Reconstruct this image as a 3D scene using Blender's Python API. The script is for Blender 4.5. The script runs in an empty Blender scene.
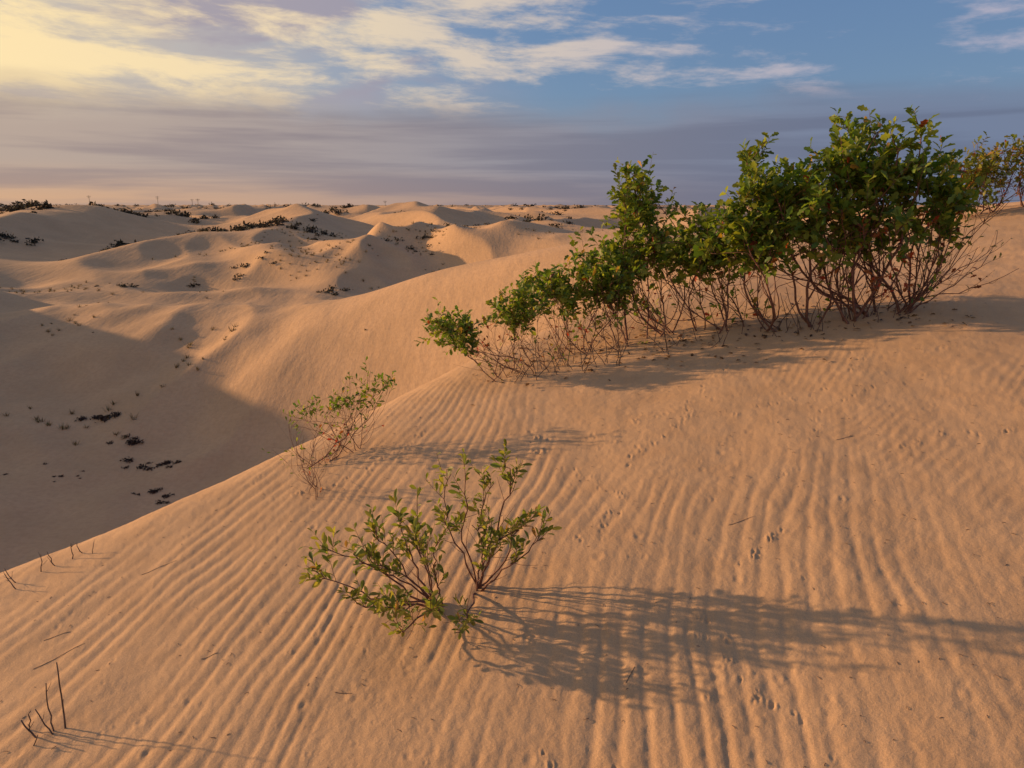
import bpy, math, time
import numpy as np
from mathutils import Vector
T0=time.time()
scene=bpy.context.scene

# ------------------------------------------------------------------ sun
SUN_AZ=math.radians(-72.0)      # from +Y towards +X
SUN_EL=math.radians(11.5)

# ------------------------------------------------------------------ noise
_p=np.random.default_rng(3).permutation(256)
_p=np.concatenate([_p,_p,_p])
_ang=np.random.default_rng(4).random(256)*2*math.pi
_gx=np.cos(_ang);_gy=np.sin(_ang)
def perlin(x,y,seed=0):
    x=x+seed*17.31;y=y+seed*9.73
    x0=np.floor(x).astype(np.int64);y0=np.floor(y).astype(np.int64)
    fx=x-x0;fy=y-y0
    u=fx*fx*fx*(fx*(fx*6-15)+10);v=fy*fy*fy*(fy*(fy*6-15)+10)
    x0&=255;y0&=255
    def g(ix,iy,dx,dy):
        h=_p[_p[ix]+iy]
        return _gx[h]*dx+_gy[h]*dy
    a=g(x0,y0,fx,fy);b=g(x0+1,y0,fx-1,fy)
    c=g(x0,y0+1,fx,fy-1);d=g(x0+1,y0+1,fx-1,fy-1)
    return ((a+(b-a)*u)+((c+(d-c)*u)-(a+(b-a)*u))*v)*1.41
def sstep(a,b,x):
    t=np.clip((x-a)/(b-a),0,1);return t*t*(3-2*t)

# ------------------------------------------------------------------ terrain
crest=np.array([(-40,-24),(-20,-10),(-10,-2.6),(-5,1.45),(-2.63,3.47),(-1.42,4.51),(-.25,5.76),(1.01,7.0),(2.52,7.8),(4.3,8.55),(6.3,9.3),(10,10.6),(16,12),(26,13)],float)
def catmull(P,n=6):
    out=[]
    Q=np.vstack([2*P[0]-P[1],P,2*P[-1]-P[-2]])
    for i in range(1,len(Q)-2):
        for k in range(n):
            t=k/n
            a,b,c,d=Q[i-1],Q[i],Q[i+1],Q[i+2]
            out.append(.5*((2*b)+(-a+c)*t+(2*a-5*b+4*c-d)*t*t+(-a+3*b-3*c+d)*t**3))
    out.append(P[-1]);return np.array(out)
CR=catmull(crest,4)
def crest_sd(x,y):
    best=np.full(x.shape,1e9);sg=np.ones(x.shape)
    for i in range(len(CR)-1):
        a=CR[i];b=CR[i+1];d=b-a;L2=d@d
        t=np.clip(((x-a[0])*d[0]+(y-a[1])*d[1])/L2,0,1)
        ex=x-(a[0]+t*d[0]);ey=y-(a[1]+t*d[1])
        D=ex*ex+ey*ey
        m=D<best
        best=np.where(m,D,best)
        sg=np.where(m,np.sign(d[0]*(y-a[1])-d[1]*(x-a[0])),sg)
    return np.sqrt(best)*sg      # + = beyond the crest

MP=np.array([
 (0,0,-10),(-8,6,-10.5),(10,-4,-9),(-20,-10,-7),(0,-25,-8),(25,-20,-8),(-12,14,-10.3),(-4,14,-9.8),(4,14,-8.5),(12,16,-4.5),(22,18,-2.5),
 # valley
 (-9,21,-10.2),(-18,24,-10.2),(0,20,-9),(-10,30,-9.9),(-20,34,-9.3),(-28,40,-8.0),(4,24,-6.5),(-3,30,-8),(-27,28,-8.8),(-30,34,-8.1),
 # ridge A
 (-36,50,-6.7),(-28,50,-6.7),(-20,48.5,-6.4),(-11,47,-5.8),(-4.6,42,-3.9),(.4,38,-2.6),(4.2,35,-1.9),(10,31,-1.5),(18,29,-1.2),(30,30,-.8),
 # behind A
 (-36,62,-8.3),(-22,60,-8.2),(-11,57,-7.6),(-2,53,-5.8),(6,50,-4),(16,48,-3.2),
 # ridge B
 (-66,95,-2.9),(-54,95,-2.6),(-42,90,-3.7),(-33,86,-4.8),(-23,80,-5.2),(-16,92,-2.6),(-8,84,-3.2),(0,76,-3.2),(8,72,-2.2),(20,70,-1.6),
 (-50,74,-6.6),(-60,120,-4.5),(-30,115,-4.5),(0,115,-4),(30,110,-3),
 # left dune, outside of the frame, which shades the valley
 (-60,66,-6.6),(-53,57,-5.4),(-48,47,-2.9),(-43,39,-2.5),(-41,28,-3.1),(-38,14,-3.2),(-36,0,-5),(-60,40,-6),(-56,20,-7),(-90,60,-5),
],float)
def tps_fit(P):
    n=len(P);X=P[:,:2]/50
    D=np.linalg.norm(X[:,None]-X[None],axis=2)
    K=np.where(D>0,D*D*np.log(D+1e-12),0)+np.eye(n)*0.0006
    A=np.zeros((n+3,n+3));A[:n,:n]=K;A[:n,n]=1;A[:n,n+1:]=X;A[n,:n]=1;A[n+1:,:n]=X.T
    return np.linalg.solve(A,np.concatenate([P[:,2],[0,0,0]]))
TW=tps_fit(MP)
def tps(x,y):
    x=x/50;y=y/50
    r=TW[-3]+TW[-2]*x+TW[-1]*y
    for i,(px,py) in enumerate(MP[:,:2]/50):
        d2=(x-px)**2+(y-py)**2
        r=r+TW[i]*.5*d2*np.log(d2+1e-12)
    return r
def duneprof(n,k=1.7,e=.003):
    return 1-k*np.sqrt(n*n+e)
def farfield(x,y):
    a=.35
    X=x*math.cos(a)+y*math.sin(a);Y=-x*math.sin(a)+y*math.cos(a)
    wx=X+12*perlin(X/50,Y/50,1);wy=Y+12*perlin(X/50,Y/50,2)
    rd=duneprof(perlin(wx/34,wy/58,3),2.1,.0006)
    rd2=duneprof(perlin(wx/90,wy/130,5),1.9,.001)
    rd3=duneprof(perlin(wx/14,wy/22,6),1.8,.002)
    msk=sstep(-.2,.4,perlin(x/60,y/60,9))
    return -7.4+3.8*rd+3.2*rd2+(.6+1.1*msk)*rd3+1.2*perlin(x/220,y/220,8)
def base_near(x,y):
    xe=18*np.tanh(x/18);ye=22*np.tanh(y/22)
    h=-1.875+.143*xe+.127*ye
    h=h+.045*perlin(x/2.6,y/2.6,11)*sstep(1.5,4,np.hypot(x,y))+.06*perlin(x/7,y/7,12)
    return h
def macro(x,y):
    r=np.hypot(x,y)
    w=sstep(70,130,r)
    M=tps(np.clip(x,-120,120),np.clip(y,-60,140))
    amp=sstep(48,72,r)
    X=x+5*perlin(x/30,y/30,24)
    n=perlin((X*.95+y*.3)/19,(y*.95-X*.3)/30,21)
    vf=sstep(16,26,r)*(1-amp)
    M=M+amp*(2.5*duneprof(n,2.0,.0008)-.95)+.45*perlin(x/12,y/12,22)*sstep(18,36,r)
    M=M+vf*(.42*duneprof(perlin((x+.4*y)/6.5,(y-.4*x)/11,28),2,.003)-.2+.10*perlin(x/2.2,y/2.2,29))*sstep(-8,-14,x)
    lm=sstep(-33,-42,x)*sstep(70,60,y)
    M=M+lm*(1.0*perlin(x/9,y/9,26)+.5*perlin(x/4,y/4,27))
    hill=np.exp(-(((x+16)/18)**2+((y-92)/24)**2))
    m2=perlin((x*.9+y*.3)/6.5,(y*.9-x*.3)/10.,23)
    M=M+hill*(1.9*duneprof(m2,1.9,.0015)-.3)
    return M*(1-w)+farfield(x,y)*w
def height(x,y,detail=True):
    x=np.asarray(x,float);y=np.asarray(y,float)
    shp=x.shape;x=x.ravel();y=y.ravel()
    r=np.hypot(x,y)
    h=macro(x,y)
    near=r<60
    xn=x[near];yn=y[near]
    s=crest_sd(xn,yn)-.16
    s=s+.10*perlin(xn/1.7,yn/1.7,31)
    w=.30
    q=.5*(s+np.sqrt(s*s+w*w))
    hn=base_near(xn,yn)-.74*q
    k=.5
    m=h[near]
    dlt=np.clip(.5+.5*(hn-m)/k,0,1)
    hh=m+(hn-m)*dlt+k*dlt*(1-dlt)
    fade=sstep(40,58,r[near])
    h[near]=hh*(1-fade)+m*fade
    if detail:
        nn=r<16
        h[nn]+=micro(x[nn],y[nn])
    return h.reshape(shp)
tracks=[]
def trk(path,step,rad,dep,jit=.012,seed=0):
    g=np.random.default_rng(seed)
    P=catmull(np.array(path,float),8)
    seg=np.linalg.norm(np.diff(P,axis=0),axis=1);c=np.concatenate([[0],np.cumsum(seg)])
    n=int(c[-1]/step)
    for i in range(n):
        if g.random()<.15: continue
        d=(i+.6*g.random())*step
        px=np.interp(d,c,P[:,0])+g.normal()*jit+(.014 if i%2 else -.014)
        py=np.interp(d,c,P[:,1])+g.normal()*jit
        for q in range(3):
            tracks.append((px+g.normal()*.010,py+g.normal()*.010,rad*g.uniform(.35,.8),1.9*dep*g.uniform(.2,1.0)))
trk([(.60,3.65),(.72,3.85),(.95,4.05),(1.17,4.5),(1.5,4.9)],.05,.014,.0032,seed=1)
trk([(.93,2.75),(1.02,2.78),(1.10,2.88),(1.2,2.86)],.03,.010,.004,seed=2)
trk([(.60,2.5),(.72,2.42),(.70,2.2),(.82,2.0),(.84,1.85)],.06,.012,.0030,.02,seed=3)
trk([(.10,4.3),(.17,4.1),(.12,3.9)],.05,.018,.004,.02,seed=4)
trk([(1.9,3.4),(2.1,3.5),(2.5,3.45),(2.9,3.7)],.07,.012,.0035,.01,seed=5)
trk([(-1.3,3.9),(-1.0,4.0),(-.7,4.3),(-.5,4.6)],.05,.014,.0035,.02,seed=6)
trk([(.1,2.0),(.2,1.9),(.35,1.85)],.06,.012,.003,.03,seed=7)
trk([(1.3,3.3),(1.5,3.45),(1.6,3.8),(2.0,4.1),(2.6,4.2)],.07,.011,.003,.02,seed=8)
trk([(.35,3.0),(.5,3.2),(.45,3.5),(.3,3.8)],.07,.012,.003,.03,seed=9)
trk([(.75,4.2),(1.0,4.25),(1.3,4.1),(1.9,4.3),(2.4,4.9)],.06,.011,.003,.02,seed=10)
g_=np.random.default_rng(91)
for i in range(420):
    a=g_.random()*1.4-.75;rr=1.9+5*g_.random()**1.0
    tracks.append((rr*math.sin(a),rr*math.cos(a),g_.uniform(.004,.014),g_.uniform(-.003,.0045)))
for cx,cy in [(.55,2.9),(1.0,3.6),(1.35,4.4),(1.9,2.3),(2.2,3.9),(.8,2.1),(.5,4.0),(2.6,4.6)]:
    for i in range(12):
        tracks.append((cx+g_.normal()*.12,cy+g_.normal()*.10,g_.uniform(.006,.018),g_.uniform(-.003,.005)))
def micro(x,y):
    r=np.hypot(x,y)
    ph=.95*x-.29*y+.36*perlin(x*.33,y*.33,41)+.075*perlin(x*1.3,y*.7,42)+.032*perlin(x*3.6,y*1.7,43)+.012*perlin(x*10,y*4,48)
    ph=ph-.16*y*sstep(.3,-1.5,x)
    lam=.092
    p=2*math.pi*ph/lam
    prof=np.sin(p)+.28*np.sin(2*p+1.1)
    area=1-.90*sstep(.25,1.35,x*.75+y*.55-2.0+.6*perlin(x*.8,y*.8,44))
    area=area*(1-.5*sstep(3.6,4.8,y+.4*perlin(x,y,49)))*(1-.22*sstep(0,.8,x))
    mod=.58+.8*perlin(x*1.1,y*.7,45)+.7*perlin(x*3.2,y*1.3,46)
    amp=.0031*area*np.clip(mod,.06,1.05)
    h=amp*prof
    # finer cross ripples higher up the slope
    ph2=.72*x-.69*y+.3*perlin(x*.6,y*.6,51)+.04*perlin(x*3,y*2.4,52)+.012*perlin(x*9,y*9,58)
    h+=.0011*np.sin(2*math.pi*ph2/.058)*(1-area)*np.clip(.35+1.2*perlin(x*1.6,y*1.2,53),0,1)
    h+=.0032*perlin(x*6,y*4,54)+.0020*perlin(x*15,y*12,55)+.0015*perlin(x*38,y*38,56)+.010*perlin(x*2.1,y*1.6,57)
    for (tx,ty,R,dp) in tracks:
        m=(np.abs(x-tx)<R*3.2)&(np.abs(y-ty)<R*3.2)
        idx=np.nonzero(m)[0]
        if len(idx)==0: continue
        d2=((x[idx]-tx)**2+((y[idx]-ty)*.8)**2)/(R*R)
        h[idx]+=-dp*np.exp(-d2*1.3)+dp*.45*np.exp(-(np.sqrt(d2)-1.6)**2*3)
    return h*sstep(16,11,r)

def axis():
    fine0,fine1=-math.radians(41),math.radians(41)
    return np.concatenate([np.linspace(-math.pi,math.radians(-75),60,endpoint=False),
      np.linspace(math.radians(-75),fine0,120,endpoint=False),
      np.linspace(fine0,fine1,900,endpoint=False),
      np.linspace(fine1,math.radians(75),120,endpoint=False),
      np.linspace(math.radians(75),math.pi,60,endpoint=False)])
TH=axis()
rs=[.25];
while rs[-1]<6000:
    r=rs[-1]
    f=.03 if r<1.4 else (.0045 if r<9 else (.0085 if r<160 else (.013 if r<800 else .04)))
    rs.append(r*(1+f))
RS=np.array(rs)
R,A=np.meshgrid(RS,TH,indexing='ij')
X=R*np.sin(A);Y=R*np.cos(A)
Z=height(X,Y)
nr,nt=R.shape
V=np.stack([X,Y,Z],-1).reshape(-1,3)
c0=np.array([[0,0,float(height(np.array([0.]),np.array([0.]))[0])]])
V=np.vstack([V,c0])
i=np.arange(nr-1)[:,None];j=np.arange(nt)[None,:];j2=(j+1)%nt
quads=np.stack([i*nt+j,(i+1)*nt+j+0*i,(i+1)*nt+j2,i*nt+j2],-1).reshape(-1,4)[:, ::-1]
jj=np.arange(nt)
tris=np.stack([np.full(nt,nr*nt),(jj+1)%nt,jj],-1)
def mesh_np(name,V,quads,tris=None):
    me=bpy.data.meshes.new(name)
    me.vertices.add(len(V));me.vertices.foreach_set('co',V.astype(np.float32).ravel())
    loops=quads.ravel();starts=np.arange(len(quads))*4
    if tris is not None:
        starts=np.concatenate([starts,len(loops)+np.arange(len(tris))*3]);loops=np.concatenate([loops,tris.ravel()])
    me.loops.add(len(loops));me.loops.foreach_set('vertex_index',loops.astype(np.int32))
    me.polygons.add(len(starts));me.polygons.foreach_set('loop_start',starts.astype(np.int32))
    me.polygons.foreach_set('use_smooth',np.ones(len(starts),bool))
    me.update(calc_edges=True)
    ob=bpy.data.objects.new(name,me);scene.collection.objects.link(ob);return ob
terrain=mesh_np('sand_dunes_ground',V,quads,tris)

# ------------------------------------------------------------------ material helpers
def newmat(name):
    m=bpy.data.materials.new(name);m.use_nodes=True
    nt=m.node_tree;b=nt.nodes['Principled BSDF'];return m,nt,b
def mth(nt,op,a,b=None,c=None,clamp=False):
    n=nt.nodes.new('ShaderNodeMath');n.operation=op;n.use_clamp=clamp
    for k,v in enumerate((a,b,c)):
        if v is None: continue
        if isinstance(v,(int,float)): n.inputs[k].default_value=v
        else: nt.links.new(v,n.inputs[k])
    return n.outputs[0]
def mixc(nt,f,a,b,bt='MIX'):
    n=nt.nodes.new('ShaderNodeMixRGB');n.blend_type=bt
    for k,v in enumerate((f,a,b)):
        if isinstance(v,(int,float)): n.inputs[k].default_value=v
        elif isinstance(v,tuple): n.inputs[k].default_value=(*v,1)
        else: nt.links.new(v,n.inputs[k])
    return n.outputs[0]
def noise(nt,vec,scale,detail=3,rough=.5,dist=0):
    n=nt.nodes.new('ShaderNodeTexNoise');n.inputs['Scale'].default_value=scale
    n.inputs['Detail'].default_value=detail;n.inputs['Roughness'].default_value=rough;n.inputs['Distortion'].default_value=dist
    if vec is not None: nt.links.new(vec,n.inputs['Vector'])
    return n.outputs['Fac']
def ramp(nt,v,a,b,lo=0,hi=1,smooth=True):
    n=nt.nodes.new('ShaderNodeMapRange');n.interpolation_type='SMOOTHSTEP' if smooth else 'LINEAR'
    nt.links.new(v,n.inputs[0])
    for k,x in zip((1,2,3,4),(a,b,lo,hi)): n.inputs[k].default_value=x
    return n.outputs[0]

# sand
m,nt,b=newmat('dune_sand')
geo=nt.nodes.new('ShaderNodeNewGeometry');pos=geo.outputs['Position']
n1=noise(nt,pos,.35,2);n2=noise(nt,pos,5,3);n3=noise(nt,pos,420,1,.7)
c=mixc(nt,ramp(nt,n1,.3,.7),(.56,.350,.195),(.625,.390,.218))
c=mixc(nt,ramp(nt,n2,.35,.7,0,.4),c,(.48,.285,.15))
c=mixc(nt,ramp(nt,n3,.25,.75,0,1),mixc(nt,1.0,c,(.76,.74,.72),'MULTIPLY'),mixc(nt,1.0,c,(1.14,1.14,1.14),'MULTIPLY'))
nt.links.new(c,b.inputs['Base Color']);b.inputs['Roughness'].default_value=.92
b.inputs['Specular IOR Level'].default_value=.15
bm=nt.nodes.new('ShaderNodeBump');bm.inputs['Strength'].default_value=.6;bm.inputs['Distance'].default_value=.0038
ff=mth(nt,'ADD',mth(nt,'MULTIPLY',n3,.5),noise(nt,pos,95,3,.6))
nt.links.new(ff,bm.inputs['Height'])
bm2=nt.nodes.new('ShaderNodeBump');bm2.inputs['Strength'].default_value=.5;bm2.inputs['Distance'].default_value=.12
mp=nt.nodes.new('ShaderNodeMapping');mp.inputs['Scale'].default_value=(1.6,.5,1);nt.links.new(pos,mp.inputs[0])
ln=nt.nodes.new('ShaderNodeVectorMath');ln.operation='LENGTH';nt.links.new(pos,ln.inputs[0])
hh=mth(nt,'MULTIPLY',noise(nt,mp.outputs[0],1.0,4,.6),ramp(nt,ln.outputs['Value'],12,30))
nt.links.new(hh,bm2.inputs['Height']);nt.links.new(bm2.outputs[0],bm.inputs['Normal'])
nt.links.new(bm.outputs[0],b.inputs['Normal'])
terrain.data.materials.append(m)

def leafmat(name,transl=.35,rough=.5):
    m,nt,b=newmat(name)
    at=nt.nodes.new('ShaderNodeAttribute');at.attribute_name='Col'
    c=at.outputs['Color']
    nt.links.new(c,b.inputs['Base Color']);b.inputs['Roughness'].default_value=rough
    b.inputs['Specular IOR Level'].default_value=.35
    t=nt.nodes.new('ShaderNodeBsdfTranslucent')
    tc=mixc(nt,1.0,c,(1.8,1.7,.7),'MULTIPLY');nt.links.new(tc,t.inputs[0])
    ms=nt.nodes.new('ShaderNodeMixShader');ms.inputs[0].default_value=transl
    nt.links.new(b.outputs[0],ms.inputs[1]);nt.links.new(t.outputs[0],ms.inputs[2])
    nt.links.new(ms.outputs[0],nt.nodes['Material Output'].inputs[0]);return m
M_LEAF=leafmat('oak_leaf',.42)
def barkmat(name,c1,c2):
    m,nt,b=newmat(name);geo=nt.nodes.new('ShaderNodeNewGeometry')
    n=noise(nt,geo.outputs['Position'],35,3)
    nt.links.new(mixc(nt,ramp(nt,n,.3,.7),c1,c2),b.inputs['Base Color']);b.inputs['Roughness'].default_value=.8;return m
M_BARK=barkmat('shrub_bark',(.11,.042,.03),(.20,.09,.06))
M_DEAD=barkmat('dead_twig_bark',(.07,.04,.03),(.16,.10,.07))

# ------------------------------------------------------------------ plant builder
class Plant:
    def __init__(s): s.v=[];s.f=[];s.mi=[];s.col=[];s.n=0
    def tube(s,P,r0,r1,sides=5):
        P=np.asarray(P,float);n=len(P)
        T=np.gradient(P,axis=0);T/=np.linalg.norm(T,axis=1)[:,None]+1e-9
        ref=np.array([.3,.9,.2]);
        U=np.cross(T,ref);U/=np.linalg.norm(U,axis=1)[:,None]+1e-9;W=np.cross(T,U)
        rr=np.linspace(r0,r1,n)
        a=2*math.pi*np.arange(sides)/sides
        VV=P[:,None]+rr[:,None,None]*(np.cos(a)[None,:,None]*U[:,None]+np.sin(a)[None,:,None]*W[:,None])
        s.v.extend(VV.reshape(-1,3).tolist());s.col.extend([(.1,.06,.04,1)]*(n*sides))
        for k in range(n-1):
            for q in range(sides):
                q2=(q+1)%sides
                s.f.append((s.n+k*sides+q,s.n+k*sides+q2,s.n+(k+1)*sides+q2,s.n+(k+1)*sides+q));s.mi.append(0)
        s.f.append(tuple(s.n+(n-1)*sides+q for q in range(sides)));s.mi.append(0)
        s.n+=n*sides
    def leaf(s,p,d,nrm,L,W,col,tpl):
        d=d/math.sqrt(d@d)
        b=np.array([d[1]*nrm[2]-d[2]*nrm[1],d[2]*nrm[0]-d[0]*nrm[2],d[0]*nrm[1]-d[1]*nrm[0]]);b/=math.sqrt(b@b)+1e-9
        u=np.array([b[1]*d[2]-b[2]*d[1],b[2]*d[0]-b[0]*d[2],b[0]*d[1]-b[1]*d[0]])
        T=tpl[0]
        s.v.extend((p+T[:,0:1]*L*d+T[:,1:2]*W*b+T[:,2:3]*L*u).tolist());s.col.extend([col]*len(T))
        for fc in tpl[1]:
            s.f.append(tuple(s.n+k for k in fc));s.mi.append(1)
        s.n+=len(T)
    def build(s,name,mats):
        me=bpy.data.meshes.new(name);me.from_pydata(s.v,[],s.f)
        me.polygons.foreach_set('material_index',np.array(s.mi,dtype=np.int32))
        me.polygons.foreach_set('use_smooth',np.ones(len(s.f),bool))
        ca=me.color_attributes.new('Col','FLOAT_COLOR','POINT')
        ca.data.foreach_set('color',np.array(s.col,dtype=np.float32).ravel())
        for mm in mats: me.materials.append(mm)
        me.update()
        ob=bpy.data.objects.new(name,me);scene.collection.objects.link(ob);return ob
def mktpl(sides,fold=.28,curl=-.18):
    mids=[(0,0),(.33,0),(.68,0),(1,0)]
    def c(a,w): return fold*w*.5+curl*a*a
    v=[(a,0,c(a,0)) for a,_ in mids]
    for sg in (1,-1):
        for a,w in sides: v.append((a,sg*w,c(a,w)))
    f=[]
    for o,sg in ((4,1),(4+len(sides),-1)):
        l=[o+k for k in range(len(sides))]
        fs=[(0,l[0],l[1],1),(1,l[1],l[2],l[3],2),(2,l[3],l[4],l[5],3)]
        f+= [tuple(x) if sg==1 else tuple(reversed(x)) for x in fs]
    return np.array(v),f
OAK=mktpl([(.12,.06),(.32,.32),(.44,.20),(.62,.5),(.76,.30),(.92,.28)],.4,-.22)
OVAL=mktpl([(.12,.10),(.30,.27),(.48,.42),(.66,.47),(.82,.36),(.94,.16)],.3,-.12)
def hz(x,y): return float(height(np.array([x]),np.array([y]))[0])
def leafcol(g,pal):
    ks=[p[0] for p in pal];k=g.choice(len(pal),p=np.array(ks)/sum(ks))
    c=np.array(pal[k][1])*g.uniform(.65,1.35);return (c[0],c[1],c[2],1)
GREEN=[(3,(.075,.140,.024)),(5,(.135,.200,.030)),(5,(.21,.245,.036)),(.35,(.32,.20,.05)),(.12,(.25,.05,.02))]
YELL=[(5,(.12,.16,.03)),(4,(.22,.21,.04)),(1,(.30,.17,.04)),(.5,(.22,.06,.03))]
RED=[(1,(.34,.05,.02)),(1,(.26,.09,.03))]
def bez(p0,p1,p2,p3,n):
    t=np.linspace(0,1,n)[:,None]
    return (1-t)**3*p0+3*(1-t)**2*t*p1+3*(1-t)*t*t*p2+t**3*p3
def unit(v): return v/(np.linalg.norm(v)+1e-9)
def twig(pl,g,p,d,L,r,nl,leafL,tpl,pal,droop=0,wf=.55,lo=.25):
    d=unit(d);side=g.normal(size=3)*.35
    P=bez(p,p+d*L*.35,p+d*L*.7+side*L*.3+np.array([0,0,.12*L]),p+d*L+side*L*.5+np.array([0,0,(.25-droop)*L]),6)
    pl.tube(P,r,r*.45,4)
    for k in range(nl):
        t=lo+(1-lo)*((k+g.random())/nl)
        q=t*5;i0=min(int(q),4);pp=P[i0]+(P[i0+1]-P[i0])*(q-i0)
        td=unit(P[i0+1]-P[i0])
        rd=g.normal(size=3);rd-=td*(rd@td);rd=unit(rd)
        ld=td*g.uniform(.25,.95)+rd*.85+np.array([0,0,.22])
        nn=unit(np.array([0,0,1.0])+g.normal(size=3)*.65)
        ll=leafL*g.uniform(.55,1.15)
        pl.leaf(pp,ld,nn,ll,ll*wf*g.uniform(.8,1.2),leafcol(g,pal),tpl)
    return P
def branch(g,a,adir,b,n,wob):
    L=np.linalg.norm(b-a);o=unit(b-a)
    P=bez(a,a+unit(adir)*L*.35,b-unit(o+g.normal(size=3)*.45+np.array([0,0,.35]))*L*.3,b,n)
    if n>2: P[1:-1]+=np.cumsum(g.normal(size=(n-2,3)),axis=0)*np.sin(np.linspace(0.3,2.8,n-2))[:,None]*wob*L
    return P
def shrub(seed,roots,crowns,nmain,nsub,ntw,nleaf,leafL,pal=GREEN,tpl=OAK,r0=.011,twL=(.10,.22),bare=3,surf=.4,wf=.6,zmax=9.):
    """few main stems from the root crown, forking into branches, twigs and leaf rosettes"""
    g=np.random.default_rng(seed);pl=Plant()
    wts=np.array([c[6] for c in crowns]);wts=wts/wts.sum()
    RT=np.array([[x,y,hz(x,y)-.03] for x,y in roots])
    def target(c):
        u=unit(g.normal(size=3))*g.random()**surf
        t=np.array(c[:3])+u*np.array(c[3:6]);t[2]=max(t[2],hz(t[0],t[1])+.12);return t
    for i in range(nmain):
        c=crowns[g.choice(len(crowns),p=wts)]
        tg=target(c)
        D=np.linalg.norm(RT-tg,axis=1)+g.random(len(RT))*.7
        rt=RT[np.argmin(D)]+np.array([g.normal()*.05,g.normal()*.04,0])
        L=np.linalg.norm(tg-rt);out=unit(tg-rt)
        P=branch(g,rt,np.array([out[0]*1.1+g.normal()*.45,out[1]*1.1+g.normal()*.3,.5]),tg,14,.014)
        rr=r0*g.uniform(.6,1.1)*min(1.2,.5+L*.5)
        pl.tube(P,rr,rr*.3,6)
        ends=[(P,tg,rr)]
        for s_ in range(nsub):
            t=g.uniform(.18,.72);k0=int(t*13);pp=P[k0]
            c2=crowns[g.choice(len(crowns),p=wts)] if g.random()<.25 else c
            for _ in range(6):
                t2=target(c2)
                if np.linalg.norm(t2-pp)<.75*max(L,.4) : break
            if t2[2]<pp[2]-.08: t2[2]=pp[2]+.05
            Q=branch(g,pp,unit(P[min(k0+1,13)]-P[k0])+g.normal(size=3)*.5,t2,10,.014)
            r2=rr*(1-.65*t)*.7
            pl.tube(Q,r2,r2*.3,5);ends.append((Q,t2,r2))
        for (Q,te,rq) in ends:
            nq=len(Q)-1;o=unit(Q[-1]-Q[-4])
            for k in range(ntw):
                t=1. if k==0 else g.uniform(.55,1)**.75
                q=t*nq;i0=min(int(q),nq-1);pp=Q[i0]+(Q[i0+1]-Q[i0])*(q-i0)
                d=o*.5+unit(g.normal(size=3))*.85+np.array([0,0,.22])
                twig(pl,g,pp,d,g.uniform(*twL),max(.0014,rq*.3),g.integers(int(nleaf*.7),int(nleaf*1.3)+1),leafL,tpl,pal,wf=wf)
        for k in range(bare):
            k0=g.integers(2,8)
            d=out*.4+unit(g.normal(size=3))*.9+np.array([0,0,.2])
            pal2=RED if g.random()<.3 else pal
            twig(pl,g,P[k0],d,g.uniform(.08,.28),rr*.3,int(g.random()<.3)*3,leafL*.8,tpl,pal2,wf=wf)
    return pl,g
def done(pl,name,mats=(M_BARK,M_LEAF)): return pl.build(name,mats)

pl,g=shrub(11,[(1.95,5.4),(2.25,5.45),(2.45,5.35),(2.65,5.45),(2.88,5.4)],
 [(2.52,5.45,.33,.42,.42,.28,3.0),(2.0,5.5,.08,.42,.42,.32,3.0),(2.98,5.4,.05,.28,.3,.28,1.6),(1.64,5.4,-.20,.28,.3,.24,1.3),(2.35,5.35,-.12,.48,.35,.24,1.5)],
 23,5,6,8,.084,bare=8,r0=.009,twL=(.08,.18))
for k in range(10):
    rt=np.array([2.85+g.normal()*.05,5.42+g.normal()*.06,0]);rt[2]=hz(rt[0],rt[1])-.02
    tg=np.array([3.1+.55*g.random(),5.35+.2*g.normal(),-.45+.5*g.random()])
    P=branch(g,rt,np.array([.8,0,.7]),tg,10,.02)
    pl.tube(P,.005,.0015,5)
    for q in range(5): twig(pl,g,P[3+q],tg-rt+g.normal(size=3)*.4,.16,.0018,g.integers(0,3),.05,OAK,[(1,(.2,.06,.03)),(1,(.12,.12,.03))])
for k in range(14):
    p=np.array([2.62+g.normal()*.09,5.1+g.normal()*.05,-.35+g.normal()*.12])
    twig(pl,g,p,g.normal(size=3),.12,.0025,6,.05,OAK,RED)
done(pl,'oak_shrub')
pl,g=shrub(12,[(1.0,5.8),(1.25,5.75),(1.45,5.7),(1.65,5.6)],
 [(1.0,6.,.0,.18,.25,.28,2),(1.15,5.95,-.33,.42,.35,.24,3),(.74,5.9,-.48,.28,.3,.18,1.8),(1.5,5.8,-.30,.28,.3,.32,2.4)],
 18,4,6,7,.074,bare=7,r0=.008,twL=(.08,.18));done(pl,'oak_shrub')
pl,g=shrub(13,[(.38,5.62),(.6,5.58),(.85,5.55)],
 [(.34,5.75,-.66,.34,.28,.15,2),(.70,5.7,-.56,.28,.25,.20,2.2)],14,3,5,8,.060,bare=7,twL=(.07,.16),r0=.006);done(pl,'oak_shrub')
pl,g=shrub(14,[(.1,5.35),(-.08,5.3),(.24,5.35)],
 [(-.03,5.45,-.75,.26,.22,.13,2),(-.48,5.35,-.90,.22,.18,.08,1.6)],12,3,5,7,.052,bare=7,twL=(.06,.14),r0=.005);done(pl,'oak_shrub')
pl,g=shrub(15,[(5.2,8.6),(5.5,8.7),(5.9,8.8)],
 [(5.6,8.8,.50,.5,.4,.3,2),(5.1,8.7,.25,.35,.3,.25,1.2),(6.1,8.8,.5,.3,.4,.3,1)],13,4,5,7,.075,pal=YELL,bare=8);done(pl,'oak_shrub')
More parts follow.
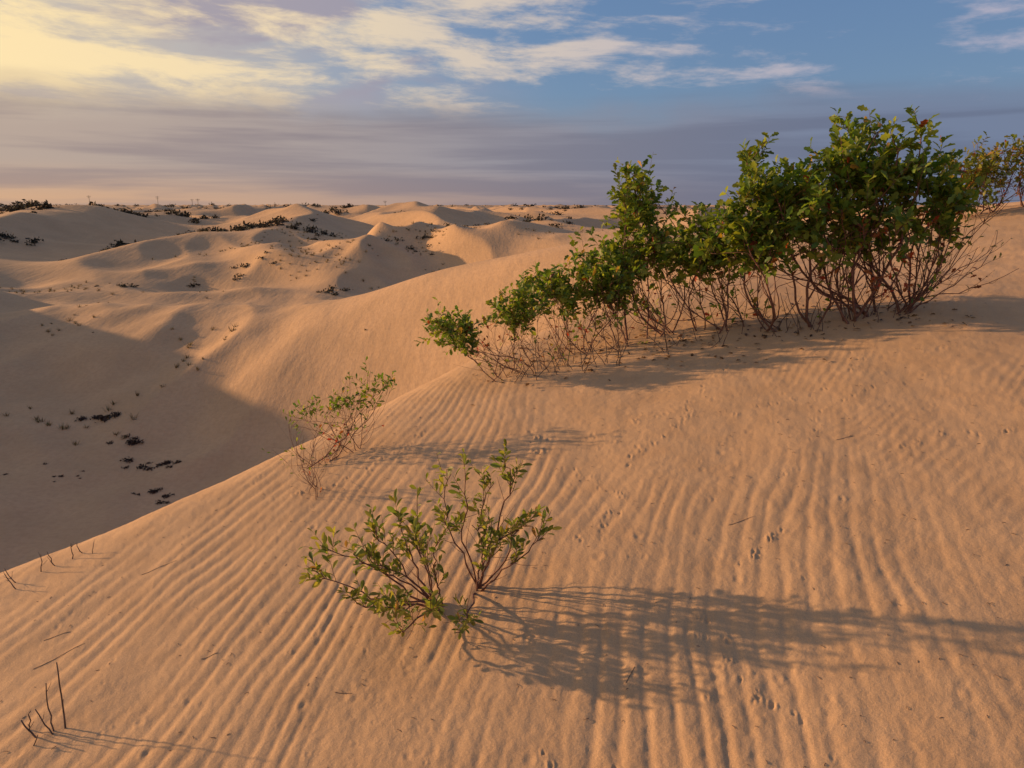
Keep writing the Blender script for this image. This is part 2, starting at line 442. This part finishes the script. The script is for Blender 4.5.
pl,g=shrub(16,[(-.98,4.42),(-1.1,4.35),(-1.2,4.3)],
 [(-.84,4.5,-1.10,.10,.12,.09,1),(-1.02,4.45,-1.2,.16,.12,.09,1),(-1.26,4.35,-1.27,.18,.1,.08,1)],11,3,2,4,.040,tpl=OVAL,r0=.0045,bare=6,twL=(.05,.12),wf=.48);done(pl,'sparse_shrub')
pl,g=shrub(17,[(-1.04,3.86),(-1.1,3.95)],
 [(-1.14,3.9,-1.38,.13,.1,.06,1)],5,2,2,1,.034,tpl=OVAL,r0=.0038,bare=4,twL=(.05,.12),wf=.45);done(pl,'sparse_shrub')

# foreground sprawling plant
g=np.random.default_rng(21);pl=Plant()
FG=[(-.70,2.93,-1.50),(-.86,3.02,-1.46),(-.68,2.80,-1.56),(-.82,2.86,-1.50),(-.52,2.76,-1.61),(-.46,2.68,-1.66),(-.26,2.66,-1.66),(-.34,2.72,-1.58),(-.58,3.05,-1.42),(-.50,3.1,-1.38),(-.44,3.15,-1.30),(-.27,3.1,-1.15),(-.20,3.14,-1.17),(-.06,3.1,-1.13),(-.10,3.1,-1.20),
    (-.19,3.05,-1.38),(-.10,3.0,-1.34),(.08,3.05,-1.40),(.15,3.0,-1.40),(.02,3.1,-1.44),(-.62,3.0,-1.45),(-.3,2.9,-1.38),(-.4,2.95,-1.46)]
PALF=[(4,(.12,.165,.030)),(4,(.19,.22,.04)),(4,(.26,.25,.05)),(.25,(.32,.18,.05))]
S=.885
for k,t in enumerate(FG):
    t=np.array(t)*S+g.normal(size=3)*.010
    zs=hz(t[0],t[1])
    if t[2]<zs+.035: t[2]=zs+.035
    rx,ry=(-.30,2.74) if t[0]<-.27 else (-.15,2.80)
    rt=np.array([rx+g.normal()*.012,ry+g.normal()*.012,hz(rx,ry)-.02])
    L=np.linalg.norm(t-rt);o=unit(t-rt)
    P=branch(g,rt,np.array([o[0]*.9,o[1]*.9,.45]),t,13,.022)
    P[1:,2]=np.maximum(P[1:,2],height(P[1:,0],P[1:,1])+.01)
    pl.tube(P,.0044*g.uniform(.8,1.2),.0015,6)
    for q in range(8):
        tt=g.uniform(.5,1)*12
        if q==0: tt=11.99
        i0=int(min(tt,11));pp=P[i0]
        d=o*.8+unit(g.normal(size=3))*.7+np.array([0,0,.3])
        twig(pl,g,pp,d,g.uniform(.04,.12),.0015,g.integers(5,9),.045,OVAL,PALF,wf=.38,lo=.1)
    for q in range(3):
        twig(pl,g,P[g.integers(3,8)],o+unit(g.normal(size=3)),g.uniform(.05,.12),.0014,0,.03,OVAL,PALF)
done(pl,'low_oak_seedling')

# dead stems
def deadstems(name,lst,seed):
    g=np.random.default_rng(seed);pl=Plant()
    for (x,y,h,lx,ly,r) in lst:
        z=hz(x,y)-.03
        P=bez(np.array([x,y,z]),np.array([x+lx*.1,y,z+h*.4]),np.array([x+lx*.7+g.normal()*.01,y+ly*.6,z+h*.7]),np.array([x+lx,y+ly,z+h+.03]),8)
        P[1:-1]+=g.normal(size=(6,3))*.0025
        pl.tube(P,r,r*.6,6)
        for q in range(2): 
            if g.random()<.5: twig(pl,g,P[g.integers(3,7)],np.array([g.normal(),g.normal(),1.]),.03,r*.5,0,.02,OVAL,GREEN)
    return pl.build(name,(M_DEAD,M_LEAF))
deadstems('dead_stems',[(-1.62,2.31,.27,.01,.0,.0035),(-1.655,2.30,.19,-.005,.01,.003),(-1.64,2.29,.10,-.06,0,.003),(-1.70,2.28,.07,-.05,.0,.004),(-1.76,2.32,.08,.02,0,.003),(-1.72,2.24,.05,.05,0,.003)],1)
deadstems('dead_stems',[(-2.52,3.42,.08,-.05,0,.003),(-2.45,3.5,.10,.02,0,.003),(-2.4,3.55,.08,-.03,0,.003),(-2.33,3.6,.09,.0,0,.003),(-2.3,3.65,.06,-.03,0,.003),(-2.47,3.36,.08,-.06,0,.003),(-2.25,3.62,.07,.03,0,.0025)],2)
g=np.random.default_rng(8)
deadstems('dead_stems',[(-.05+.9*g.random(),5.15+.3*g.random(),g.uniform(.10,.28),g.normal()*.08,g.normal()*.04,.003) for _ in range(34)],3)
deadstems('dead_stems',[(1.0+2.0*g.random(),5.2+.3*g.random(),g.uniform(.08,.3),g.normal()*.10,g.normal()*.06,.003) for _ in range(40)],4)
pl=Plant()
for (x,y,a,L) in [(-1.75,3.35,.5,.16),(-1.9,2.75,.7,.2),(-2.0,2.9,.3,.1),(1.0,3.0,.2,.12),(-.6,2.3,-.4,.07),(.4,2.2,.9,.06),(1.7,3.6,.1,.1),(-1.2,2.6,.2,.06)]:
    t=np.linspace(-.5,.5,6)*L
    P=np.array([[x+q*math.cos(a),y+q*math.sin(a)+.006*math.sin(q*40),0] for q in t]);P[:,2]=height(P[:,0],P[:,1])+.001
    pl.tube(P,.0012,.0008,5)
g=np.random.default_rng(77)
aa=g.uniform(-.7,.75,620);rr=1.9+5*g.random(620)**1.1
xs=rr*np.sin(aa);ys=rr*np.cos(aa);keep=crest_sd(xs,ys)<-.1
xs,ys=xs[keep],ys[keep];zs_=height(xs,ys)
for x,y,z in zip(xs,ys,zs_):
    L=g.uniform(.004,.022);b_=g.random()*6.28
    P=np.array([[x,y,z+.001],[x+L*.5*math.cos(b_),y+L*.5*math.sin(b_),z+.003],[x+L*math.cos(b_),y+L*math.sin(b_),z+.0015]])
    pl.tube(P,.0012,.0008,4)
pl.build('fallen_twigs',(M_DEAD,M_LEAF))
# dry leaves lying under the shrubs
pl=Plant();n=420
xs=g.uniform(-.3,3.2,n);ys=5.75-.05*xs+g.normal(size=n)*.30;ys=np.where(xs<1,ys-.15+.15*xs,ys-.15)
sd_=crest_sd(xs,ys);xs,ys=xs[sd_<-.05],ys[sd_<-.05];zz=height(xs,ys)
for x,y,z in zip(xs,ys,zz):
    d=unit(np.array([g.normal(),g.normal(),.15*g.normal()]))
    ll=g.uniform(.025,.055)
    pl.leaf(np.array([x,y,z+.008]),d,unit(np.array([0,0,1.])+g.normal(size=3)*.3),ll,ll*.55,leafcol(g,[(2,(.14,.08,.04)),(2,(.20,.11,.05)),(1,(.08,.05,.03))]),OAK)
pl.build('leaf_litter',(M_DEAD,M_LEAF))

# ------------------------------------------------------------------ distant vegetation (masses)
M_FAR=leafmat('far_foliage',.1,.8)
def card_mass(name,centers,nq,size,rx,rz,pal,seed):
    g=np.random.default_rng(seed)
    C=np.asarray(centers);n=len(C);HZ=height(C[:,0],C[:,1])
    vs=[];cols=[]
    for k in range(n):
        x,y,s=C[k];z=HZ[k]
        m=int(nq*g.uniform(.6,1.4))
        u=g.normal(size=(m,3));u/=np.linalg.norm(u,axis=1)[:,None];u*=(g.random(m)**.45)[:,None]
        u[:,2]=np.abs(u[:,2])
        an=np.arctan2(u[:,1],u[:,0])
        lob=1+.35*np.sin(3*an+g.random()*6)+.2*np.sin(5*an+g.random()*6)
        c=np.stack([x+u[:,0]*rx*s*lob,y+u[:,1]*rx*s*lob,z+u[:,2]*rz*s*lob-.03*s],-1)
        a=g.normal(size=(m,3));a/=np.linalg.norm(a,axis=1)[:,None]
        b=np.cross(a,g.normal(size=(m,3)));b/=np.linalg.norm(b,axis=1)[:,None]
        sz=(size*s*g.uniform(.5,1.3,m))[:,None]
        q=np.stack([c-a*sz,c-b*sz*.45,c+a*sz,c+b*sz*.45],1).reshape(-1,3)
        vs.append(q)
        kk=g.integers(0,len(pal),m);cc=np.array(pal)[kk]*g.uniform(.6,1.3,(m,1))
        cols.append(np.repeat(np.concatenate([cc,np.ones((m,1))],1),4,axis=0))
    V=np.vstack(vs);Cc=np.vstack(cols)
    Q=np.arange(len(V)).reshape(-1,4)
    ob=mesh_np(name,V,Q);ca=ob.data.color_attributes.new('Col','FLOAT_COLOR','POINT')
    ca.data.foreach_set('color',Cc.astype(np.float32).ravel());ob.data.materials.append(M_FAR);return ob
g=np.random.default_rng(5)
N=20000
a=g.uniform(-.85,.6,N);r=80*np.exp(g.random(N)*2.3)
x=r*np.sin(a);y=r*np.cos(a)
d=perlin(x/34,y/34,61)+.35*perlin(x/9,y/9,62)+.05*g.normal(size=N)
lim=np.where(r<130,.50,np.where(r<200,.36,np.where(r<330,.22,.16)))
ok=(d>lim)&(g.random(N)<np.where(r<200,.7,.4))
x,y,r=x[ok][:1900],y[ok][:1900],r[ok][:1900]
s=g.uniform(.35,1.2,len(x))*np.where(r<140,.9,np.where(r<350,1.35,2.1))
cen=[tuple(q) for q in np.stack([x,y,s],1)]
for bx,by,n,sp_,sz in [(-62,92,8,1.8,.9),(-34,64,4,.8,.4),(-27,72,8,1.7,.5),(-15,62,6,.9,.45),(-10,80,9,1.6,.6),(-9,100,12,2.4,.9),(-22,96,9,2.4,.7),(-46,82,5,1.2,.5),(-28,104,9,2.5,.9),(-36,110,8,2.5,1.0),(4,104,8,2,.8)]:
    for q in range(n): cen.append((bx+g.normal()*sp_,by+g.normal()*sp_,sz*g.uniform(.5,1.2)))
card_mass('distant_shrubs',cen,50,.26,1.0,.62,[(.03,.028,.018),(.042,.036,.024),(.05,.034,.026)],1)
g=np.random.default_rng(6)
cen=[]
for (bx,by,s,n,lx,ly) in [(-19.4,33,.42,8,1.5,.5),(-16.6,31,.35,7,1.1,.4),(-14.9,29.1,.30,10,1.2,.7),(-13.4,26,.22,10,1.4,.8),(-9,28,.12,5,1.5,1),(-18,27,.12,8,2,1.5)]:
    for q in range(n): cen.append((bx+g.normal()*lx*.5,by+g.normal()*ly*.5,s*g.uniform(.4,1.1)))
card_mass('dead_brush',cen,70,.22,.9,.42,[(.05,.03,.025),(.08,.05,.04),(.03,.02,.018)],2)
# dry grass tufts
N=6000
x=g.uniform(-42,12,N);y=g.uniform(30,120,N)
d=perlin(x/9,y/9,63)+.1*g.normal(size=N)
hw=np.exp(-(((x+17)/18)**2+((y-85)/28)**2))
ok=d>(.44-.44*hw)
x,y=x[ok][:700],y[ok][:700];zz=height(x,y)
vs=[];cols=[]
for k in range(len(x)):
    s=g.uniform(.10,.34)
    for q in range(16):
        a=g.random()*6.28;l=s*g.uniform(.6,1.2);o=np.array([math.cos(a),math.sin(a),0]);t=np.array([-o[1],o[0],0])
        p=np.array([x[k],y[k],zz[k]-.02])+o*s*.4*g.random();tip=p+o*l*g.uniform(.2,.9)+np.array([0,0,l*.8]);w=.014+.01*s
        vs+= [p-t*w,p+t*w,tip+t*w*.3,tip-t*w*.3]
        c=np.array([(.26,.17,.09),(.18,.13,.06),(.13,.12,.05)][g.integers(0,3)])*g.uniform(.6,1.2)
        cols+=[(*c,1)]*4
V2=np.array(vs);ob=mesh_np('dry_grass_tufts',V2,np.arange(len(V2)).reshape(-1,4))
ca=ob.data.color_attributes.new('Col','FLOAT_COLOR','POINT');ca.data.foreach_set('color',np.array(cols,dtype=np.float32).ravel());ob.data.materials.append(M_FAR)

m,ntp,bp=newmat('weathered_pole');geo=ntp.nodes.new('ShaderNodeNewGeometry')
ntp.links.new(mixc(ntp,noise(ntp,geo.outputs['Position'],2),(.08,.06,.05),(.14,.11,.09)),bp.inputs['Base Color'])
M_POLE=m
def pole(x,y,H):
    pl=Plant();z=hz(x,y)
    pl.tube([[x,y,z-1],[x,y,z+H*.5],[x,y,z+H]],.35,.22,8)
    pl.tube([[x-2.2,y,z+H*.93],[x,y,z+H*.93],[x+2.2,y,z+H*.93]],.14,.14,4)
    pl.tube([[x-1.6,y,z+H*.82],[x,y,z+H*.82],[x+1.6,y,z+H*.82]],.12,.12,4)
    for q in (-2,-1,1,2): pl.tube([[x+q,y,z+H*.93],[x+q,y,z+H*.93+.25],[x+q,y,z+H*.93+.5]],.1,.08,5)
    pl.build('utility_pole',(M_POLE,M_POLE))
for x,y,H in [(-455,820,13),(-400,860,17),(-420,1000,13),(-330,800,11),(-150,900,11),(60,950,10)]: pole(x,y,H)

# ------------------------------------------------------------------ world
w=bpy.data.worlds.new('World');scene.world=w;w.use_nodes=True
nt=w.node_tree;bg=nt.nodes['Background']
sky=nt.nodes.new('ShaderNodeTexSky');sky.sky_type='NISHITA';sky.sun_disc=False
sky.sun_elevation=SUN_EL;sky.sun_rotation=SUN_AZ;sky.air_density=1.2;sky.dust_density=1.0;sky.ozone_density=3.0
tc=nt.nodes.new('ShaderNodeTexCoord');sp=nt.nodes.new('ShaderNodeSeparateXYZ');nt.links.new(tc.outputs['Generated'],sp.inputs[0])
az=mth(nt,'ARCTAN2',sp.outputs[0],sp.outputs[1]);el=sp.outputs[2]
def comb(x,y,z=0.):
    n=nt.nodes.new('ShaderNodeCombineXYZ')
    for k,v in enumerate((x,y,z)):
        if isinstance(v,float): n.inputs[k].default_value=v
        else: nt.links.new(v,n.inputs[k])
    return n.outputs[0]
def srgb(r,g,b,k=10/1.12):
    f=lambda c:((c/255+.055)/1.055)**2.4 if c>10 else c/255/12.92
    return (f(r)*k,f(g)*k,f(b)*k)
left=ramp(nt,az,-.75,.55,1,0)          # 1 = towards the sun
high=ramp(nt,el,.30,.55,1,.15)
V1=comb(mth(nt,'MULTIPLY',az,3.2),mth(nt,'MULTIPLY',el,11.),0.3)
V2_=comb(mth(nt,'MULTIPLY',az,6.),mth(nt,'ADD',mth(nt,'MULTIPLY',el,27.),mth(nt,'MULTIPLY',az,1.2)),3.1)
nA=noise(nt,V1,1.0,5,.55,.3);nB=noise(nt,V2_,1.0,8,.64,.2)
skyc=mixc(nt,.45,sky.outputs[0],srgb(102,134,192))
veil=mth(nt,'MULTIPLY',mth(nt,'MULTIPLY',ramp(nt,left,.30,.95,0,.9),ramp(nt,nA,.25,.6,.6,1)),high)
c=mixc(nt,veil,skyc,mixc(nt,left,srgb(150,158,188),srgb(215,196,170)))
un=mth(nt,'MULTIPLY',mth(nt,'MULTIPLY',ramp(nt,nA,.47,.60),ramp(nt,left,.3,.6)),mth(nt,'MULTIPLY',high,ramp(nt,el,.09,.15,0,.8)))
c=mixc(nt,un,c,srgb(162,154,167))
thr=mth(nt,'ADD',mth(nt,'ADD',nB,mth(nt,'MULTIPLY',left,.20)),mth(nt,'MULTIPLY',mth(nt,'SUBTRACT',nA,.5),-.6))
cl=ramp(nt,thr,.53,.76)
band=mth(nt,'MULTIPLY',ramp(nt,el,.085,.13),high)
cl=mth(nt,'MULTIPLY',mth(nt,'MULTIPLY',cl,band),.92)
c=mixc(nt,cl,c,mixc(nt,left,srgb(180,176,192),srgb(262,234,176)))
edge=mth(nt,'ADD',el,mth(nt,'MULTIPLY',mth(nt,'SUBTRACT',nA,.5),.09))
bank=ramp(nt,edge,.092,.145,.95,0)
bcol=mixc(nt,left,srgb(116,128,154),srgb(186,166,152))
low=mixc(nt,left,srgb(114,120,140),srgb(220,172,130))
bcol=mixc(nt,ramp(nt,el,.055,.0,0,.85),bcol,low)
V3=comb(mth(nt,'MULTIPLY',az,2.2),mth(nt,'MULTIPLY',el,38.),9.1)
nC=noise(nt,V3,1.0,5,.55,.2)
bcol=mixc(nt,ramp(nt,nC,.40,.60,0,.6),bcol,mixc(nt,left,srgb(98,106,130),srgb(146,130,132)))
c=mixc(nt,bank,c,bcol)
nt.links.new(c,bg.inputs[0]);bg.inputs[1].default_value=.112

# ------------------------------------------------------------------ sun
ld=bpy.data.lights.new('sun','SUN');ld.energy=5.6;ld.angle=math.radians(.8);ld.color=(1,.64,.335)
lo=bpy.data.objects.new('sun',ld);scene.collection.objects.link(lo)
sd=Vector((math.sin(SUN_AZ)*math.cos(SUN_EL),math.cos(SUN_AZ)*math.cos(SUN_EL),math.sin(SUN_EL)))
lo.rotation_euler=sd.to_track_quat('Z','Y').to_euler()

cam=bpy.data.cameras.new('camera');cam.lens=26;cam.sensor_width=36;cam.clip_end=20000;cam.clip_start=.05
co=bpy.data.objects.new('camera',cam);scene.collection.objects.link(co)
co.location=(0,0,0);co.rotation_euler=(math.radians(90-13.6),0,0)
scene.camera=co
scene.view_settings.view_transform='Standard';scene.view_settings.look='None';scene.view_settings.exposure=0
